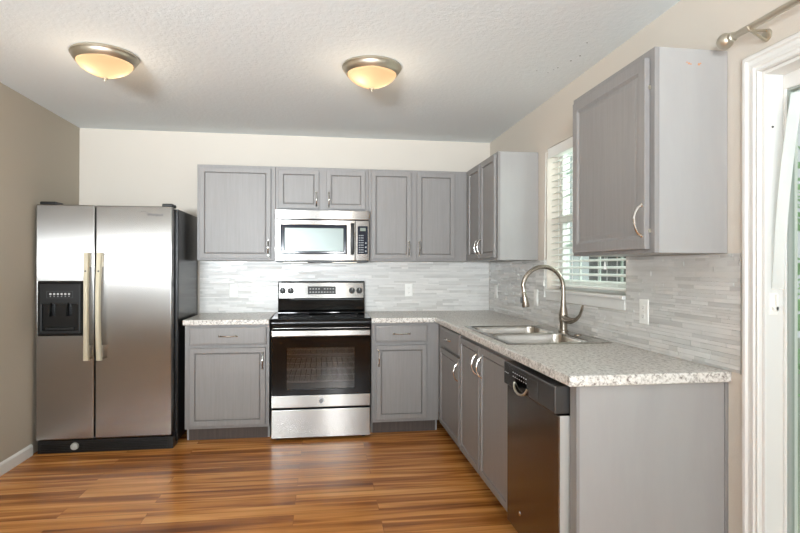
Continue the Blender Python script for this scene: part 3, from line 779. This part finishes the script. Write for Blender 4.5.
wf = obj('window_frame', cells([a0 + 0.001, a0 + 0.030, a1 - 0.026, a1 - 0.001], [b0 + 0.001, b0 + 0.022, b1 - 0.026, b1 - 0.001], lambda x, z: not (a0 + 0.03 < x < a1 - 0.026 and b0 + 0.022 < z < b1 - 0.026), MF - 0.001, MF + 0.03, 'xzy'), M['mw_frame'], md, bevel=0.004)
obj('window', bx(((a0 + 0.030, MF + 0.003, b0 + 0.022), (a1 - 0.026, MF + 0.010, b1 - 0.026))), M['mw_pane'], wf)
h1, h2 = -1.302 - ox + 0.002, -1.272 - ox
bm = nb(); secs = []
for i in range(13):
    t = i / 12; z = 0.058 + 0.255 * t; y = MF - 0.020 - 0.016 * math.sin(PI * t)
    secs.append([bm.verts.new(c) for c in ((h1, y + 0.012, z), (h1, y, z), ((h1 + h2) / 2, y - 0.005, z), (h2, y, z), (h2, y + 0.012, z))])
for a, b in zip(secs, secs[1:]):
    for k in range(5): bm.faces.new((a[k], a[(k + 1) % 5], b[(k + 1) % 5], b[k]))
bm.faces.new(secs[0][::-1]); bm.faces.new(secs[-1])
for z in (0.062, 0.285): box(bm, (h1 + 0.004, MF - 0.012, z), (h2 - 0.004, MF + 0.0005, z + 0.022))
obj('handle', bm, M['black_matte'], md, smooth=True, angle=40)
pm = obj('control_panel', bx(((split, MF, 0.010), (mh, MF + 0.044, 1.692 - oz))), M['steel'], mw, bevel=0.004, seg=3)
k0, k1 = -1.243 - ox, -1.160 - ox
kp = obj('keypad', bx(((k0, MF - 0.003, 1.418 - oz), (k1, MF + 0.001, 1.646 - oz))), M['mw_frame'], pm, bevel=0.003)
obj('display', bx(((k0 + 0.020, MF - 0.004, 1.606 - oz), (k1 - 0.018, MF - 0.003, 1.632 - oz))), M['display'], kp)
bm = nb()
for r_ in range(8):
    for c_ in range(3):
        x = k0 + 0.015 + c_ * 0.014; z = 1.433 - oz + r_ * 0.0195
        obj('button', bx(((x - 0.0045, MF - 0.0038, z - 0.004), (x + 0.0045, MF - 0.003, z + 0.004))), M['button'], kp)
for z in (1.442, 1.474, 1.508):
    obj('button', lathe(nb(), [(0, MF - 0.0042), (0.007, MF - 0.0042), (0.007, MF - 0.003), (0, MF - 0.003)], 12, (k1 - 0.016, 0, z - oz), 'y'), M['button'], kp)
bm = nb()
for z0_ in (0.000,): box(bm, (-mh + 0.004, MF + 0.020, -0.004), (mh - 0.004, -0.02, 0.006))
un = obj('underside', bm, M['black_matte'], mw, bevel=0.002)
for x in (-0.22, 0.18): obj('grease_filter', bx(((x - 0.10, MF + 0.05, -0.008), (x + 0.10, MF + 0.20, -0.004))), M['nickel'], un)

# ------------------------------------------------------------------ dishwasher (window side)
dw = thing('dishwasher', 'dark stainless dishwasher at the near end of the counter', 'dishwasher', (0, -2.6025, 0), -PI / 2)
dh = 0.284
obj('body', bx(((-dh + 0.004, -0.59, 0.10), (dh - 0.004, -0.03, 0.868))), M['black_matte'], dw)
obj('toe_kick', bx(((-dh + 0.004, -0.555, 0.0), (dh - 0.004, -0.52, 0.098))), M['black_matte'], dw)
ddr = obj('door', bx(((-dh, -0.648, 0.105), (dh, -0.592, 0.752))), M['steel_dw'], dw, bevel=0.006, seg=3)
obj('side_trim', bx(((dh + 0.0003, -0.641, 0.108), (dh + 0.0012, -0.596, 0.750))), mat('door_edge_steel', (196, 194, 190), 0.4, 0.3), ddr)
con = obj('console', bx(((-dh, -0.664, 0.756), (dh + 0.001, -0.592, 0.862))), M['dw_black'], dw, bevel=0.006, seg=3)
obj('control_plate', bx(((-0.205, -0.6665, 0.772), (0.130, -0.664, 0.846))), M['dw_black'], con, bevel=0.002)
bm = nb()
for r_ in range(2):
    for c_ in range(7): 
        x = -0.150 + c_ * 0.026; obj('button', bx(((x - 0.005, -0.6672, 0.812 + r_ * 0.018), (x + 0.005, -0.6665, 0.816 + r_ * 0.018))), M['mark_light'], con)
for c_ in range(3): obj('button', bx(((-0.27 + c_ * 0.02, -0.6648, 0.812), (-0.262 + c_ * 0.02, -0.664, 0.816))), M['mark_light'], con)
bm = nb()
secs = []
for i in range(13):
    t = i / 12; a = PI + PI * t
    x = -0.055 + 0.075 * math.cos(a); z = 0.792 + 0.038 * math.sin(a)
    secs.append((x, -0.668 - 0.010 * math.sin(PI * t), z))
obj('handle', tube(bm, secs, 0.005, 10), M['nickel'], con, smooth=True)
obj('handle_recess', lathe(nb(), [(0, -0.667), (0.070, -0.667), (0.072, -0.664), (0, -0.664)], 32, (0, 0, 0), 'y'), M['black_glass'], con).location = (-0.055, 0, 0.792)
bpy.data.objects['handle_recess'].scale = (1, 1, 0.55)
obj('badge', lathe(nb(), [(0, -0.6505), (0.009, -0.6505), (0.011, -0.648), (0, -0.648)], 18, (-0.115, 0, 0.205), 'y'), M['chrome'], ddr, smooth=True)

# ------------------------------------------------------------------ window blind
bl = thing('window_blind', 'white slatted blind hanging in the window over the sink', 'blind', (0.052, (WY0 + WY1) / 2, WZ0))
bw = (WY1 - WY0) / 2 - 0.006; bz = WZ1 - WZ0
hr = obj('headrail', bx(((-0.028, -bw, bz - 0.058), (0.030, bw, bz - 0.004))), M['blind'], bl, bevel=0.003)
obj('valance', bx(((-0.050, -bw - 0.001, bz - 0.070), (-0.040, bw + 0.001, bz - 0.002))), M['blind'], hr, bevel=0.003)
ns = 20; zt = bz - 0.095; zb = 0.060
for k in range(ns):
    z = zt - (zt - zb) * k / (ns - 1)
    bm = nb(); th = math.radians(14); S_ = []
    for i in range(7):
        u = -0.025 + 0.05 * i / 6; c = 0.0022 * (1 - (u / 0.025) ** 2)
        S_.append((u * math.cos(th) - c * math.sin(th), u * math.sin(th) + c * math.cos(th)))
    top = [[bm.verts.new((x, y, z + q + 0.0014)) for x, q in S_] for y in (-bw + 0.003, bw - 0.003)]
    bot = [[bm.verts.new((x, y, z + q - 0.0014)) for x, q in S_] for y in (-bw + 0.003, bw - 0.003)]
    for i in range(6):
        bm.faces.new((top[0][i], top[0][i + 1], top[1][i + 1], top[1][i])); bm.faces.new((bot[0][i], bot[1][i], bot[1][i + 1], bot[0][i + 1]))
    for j in (0, 1): bm.faces.new(top[j] + bot[j][::-1])
    for i in (0, 6): bm.faces.new((top[0][i], top[1][i], bot[1][i], bot[0][i]))
    obj('slat', bm, M['slat'], bl, smooth=True, angle=30)
obj('bottom_rail', bx(((-0.026, -bw + 0.002, 0.020), (0.026, bw - 0.002, 0.034))), M['blind'], bl, bevel=0.004)
for y in (-bw + 0.12, -bw / 3, bw / 3, bw - 0.12):
    bm = nb()
    for x in (-0.027, 0.027): tube(bm, [(x, y, 0.028), (x, y, bz - 0.06)], 0.0012, 5)
    obj('ladder_cord', bm, M['blind'], bl)
for y, z0_, nm in ((bw - 0.010, 0.02, 'a'), (bw - 0.018, -0.055, 'b'), (-bw + 0.150, 0.135, 'c')):
    bm = tube(nb(), [(-0.058 - 0.022, y, z0_ + 0.03), (-0.058 - 0.012, y, bz - 0.03), (-0.045, y, bz - 0.03)], 0.0012, 5)
    cd = obj('pull_cord', bm, M['blind'], bl)
    obj('tassel', lathe(nb(), [(0, 0.04), (0.003, 0.04), (0.0045, 0.025), (0.008, 0.004), (0.008, 0), (0, 0)], 14, (-0.080, y, z0_)), M['blind'], cd, smooth=True)

# ------------------------------------------------------------------ outlets
def outlet(name, label, loc, rotz, kind='outlet', group=None):
    t = thing(name, label, kind, loc, rotz, group)
    p = obj('cover_plate', ring_panel(-0.036, 0.036, -0.059, 0.059, [(0, 0), (0, -0.002), (0.003, -0.005), (0.006, -0.0055)]), M['white_plastic'], t)
    if kind == 'outlet':
        for s in (-1, 1):
            r = obj('socket', ring_panel(-0.014, 0.014, s * 0.021 - 0.013, s * 0.021 + 0.013, [(0, -0.0055), (0, -0.007), (0.002, -0.0075)]), M['white_plastic'], t)
            obj('slot', bx(((-0.007, -0.0079, s * 0.021 - 0.002), (-0.0055, -0.0075, s * 0.021 + 0.006)), ((0.0055, -0.0079, s * 0.021 - 0.002), (0.007, -0.0075, s * 0.021 + 0.005)), ((-0.002, -0.0079, s * 0.021 - 0.009), (0.002, -0.0075, s * 0.021 - 0.005))), M['slot'], r)
    else:
        obj('rocker', ring_panel(-0.016, 0.016, -0.033, 0.033, [(0, -0.0055), (0, -0.008), (0.002, -0.009)]), M['white_plastic'], t)
    obj('screw', lathe(nb(), [(0, -0.0065), (0.0025, -0.0062), (0.0025, -0.0055), (0, -0.0055)], 8, (0, 0, 0), 'y'), M['nickel'], t)
outlet('wall_outlet', 'white outlet on the tiles between the refrigerator and the range', (-2.281, -0.009, 1.107), 0)
outlet('wall_outlet', 'white outlet on the back wall tiles right of the range', (-0.757, -0.009, 1.107), 0)
outlet('light_switch', 'narrow white wall switch nearest the corner on the window wall', (-0.009, -0.215, 1.10), -PI / 2, 'switch')
outlet('light_switch', 'white wall switch behind the faucet spout on the window wall', (-0.009, -1.115, 1.095), -PI / 2, 'switch')
outlet('wall_outlet', 'white outlet on the tiles under the large near wall cabinet', (-0.009, -2.430, 1.100), -PI / 2)

# ------------------------------------------------------------------ ceiling lamps
def dome(label, x, y):
    t = thing('ceiling_light', label, 'ceiling light', (x, y, H), 0.6)
    obj('base_plate', lathe(nb(), [(0, 0), (0.166, 0), (0.170, -0.004), (0.170, -0.012), (0.164, -0.017), (0.163, -0.024), (0.156, -0.034), (0.148, -0.046), (0.142, -0.049), (0.139, -0.046), (0.150, -0.012), (0, -0.008)], 56), M['nickel'], t, smooth=True, angle=50)
    prof = [(0.1385, -0.044)] + [(0.1385 * math.cos(a), -0.046 - 0.082 * (0.62 * math.sin(a) + 0.38 * (1 - math.cos(a)))) for a in [PI / 2 * k / 12 for k in range(1, 12)]] + [(0.006, -0.128)]
    obj('glass_shade', lathe(nb(), prof, 48), M['lamp_glass'], t, smooth=True)
    obj('finial', lathe(nb(), [(0, -0.146), (0.004, -0.144), (0.006, -0.138), (0.004, -0.135), (0.015, -0.132), (0.017, -0.128), (0.006, -0.125), (0, -0.125)], 20), M['nickel'], t, smooth=True)
    for s in (-1, 1):
        obj('bulb', lathe(nb(), [(0, -0.048), (0.010, -0.050), (0.016, -0.062), (0.014, -0.072), (0, -0.078)], 16, (s * 0.062, 0, 0)), M['bulb'], t, smooth=True)
    d = bpy.data.lights.new('lamp_glow', 'POINT'); d.energy = LAMP_W; d.shadow_soft_size = 0.05; d.color = (1.0, 0.82, 0.62)
    l = bpy.data.objects.new('lamp_glow', d); COL.objects.link(l); l.location = (x, y, H - 0.30)
    return t
dome('brushed nickel dome ceiling light on the left, nearer the refrigerator', -2.700, -1.675)
dome('brushed nickel dome ceiling light on the right, in front of the range', -1.248, -1.72)

# ------------------------------------------------------------------ curtain rod over the patio door
ROD = thing('curtain_rod', 'brushed nickel curtain rod with ball end above the patio door', 'curtain rod', (-0.09, -3.05, 2.124))
obj('pole', tube(nb(), [(0, -0.03, 0), (0, -1.95, 0)], 0.0115, 16), M['nickel'], ROD, smooth=True)
obj('finial', lathe(nb(), [(0, 0.028), (0.012, 0.0255), (0.022, 0.018), (0.0275, 0.006), (0.0275, -0.006), (0.022, -0.018), (0.014, -0.0245), (0.014, -0.030), (0.0165, -0.032), (0.0165, -0.040), (0.012, -0.043), (0, -0.043)], 28, (0, 0, 0), 'y'), M['nickel'], ROD, smooth=True)
for y in (-0.119, -1.85):
    br_ = obj('bracket', tube(nb(), [(0.088, y + 0.033, 0.008), (0.05, y + 0.02, -0.002), (0.0, y, -0.014)], [0.005, 0.005, 0.005], 10), M['nickel'], ROD, smooth=True)
    tube_bm = tube(nb(), [(0.088, y + 0.033, -0.028), (0.05, y + 0.02, -0.022), (0.0, y, -0.014)], [0.005, 0.005, 0.005], 10)
    obj('strut', tube_bm, M['nickel'], br_, smooth=True)
    obj('cradle', tube(nb(), arc((0, y, 0), 0.0145, -PI, 0.35, 10), 0.0035, 8), M['nickel'], br_, smooth=True)
    obj('wall_plate', lathe(nb(), [(0, 0.0895), (0.022, 0.0895), (0.022, 0.087), (0.017, 0.084), (0, 0.083)], 24, (0, y + 0.033, -0.010), 'x'), M['nickel'], br_, smooth=True)

# translucent strap hooked on the jamb
bm = nb(); secs = []
for i in range(15):
    t = i / 14
    p = Vector((0.040, -3.215, 1.895)).lerp(Vector((0.028, -3.152, 1.235)), t) + Vector((-0.012 * math.sin(PI * t), -0.0, 0))
    w = 0.017
    secs.append([bm.verts.new(p + Vector((a, b, 0))) for a, b in ((-w * 0.6, w * 0.8), (-w * 0.6 + 0.002, w * 0.8 + 0.001), (w * 0.6 + 0.002, -w * 0.8 + 0.001), (w * 0.6, -w * 0.8))])
for a, b in zip(secs, secs[1:]):
    for k in range(4): bm.faces.new((a[k], a[(k + 1) % 4], b[(k + 1) % 4], b[k]))
bm.faces.new(secs[0][::-1]); bm.faces.new(secs[-1])
tag(obj('plastic_strap', bm, M['strap'], smooth=True), 'translucent white strap slanting down in front of the patio door glass', 'strap')

# ------------------------------------------------------------------ outside
g = mat('lawn', (168, 176, 156), 0.9)
struct(obj('ground', bx(((0.25, -12, -0.35), (14, 6, -0.25))), g))
m = mat('foliage', (156, 196, 142), 0.7)
rnd = random.Random(3)
def bush(x, y, r, h, label):
    bm = nb()
    for k in range(900):
        a, b = rnd.random() * 2 * PI, math.acos(2 * rnd.random() - 1); q = 0.75 + 0.3 * rnd.random()
        c = Vector((r * q * math.sin(b) * math.cos(a), r * q * math.sin(b) * math.sin(a), h / 2 + h / 2 * q * math.cos(b)))
        s = 0.06 + 0.05 * rnd.random()
        d1 = Vector((rnd.uniform(-1, 1), rnd.uniform(-1, 1), rnd.uniform(-1, 1))).normalized(); d2 = d1.orthogonal().normalized()
        v = [bm.verts.new(c + p) for p in (d1 * s, d2 * s * 0.5, -d1 * s, -d2 * s * 0.5)]; bm.faces.new(v)
    t = thing('garden_shrub', label, 'shrub', (x, y, -0.25))
    obj('foliage', bm, m, t)
    obj('stem', tube(nb(), [(0, 0, 0), (0.05, 0, h * 0.3), (0, 0.05, h * 0.6)], [0.05, 0.04, 0.02], 8), M['kick'], t)
bush(3.2, -0.95, 0.95, 3.0, 'green leafy shrub outside the patio door glass')
bm = nb()
for k in range(16): box(bm, (3.6, 2.5 + k * 0.16, -0.25), (3.63, 2.655 + k * 0.16, 1.85))
tag(obj('garden_fence', bm, mat('fence_grey', (92, 90, 88), 0.8)), 'dark grey board fence outside the window over the sink', 'fence')
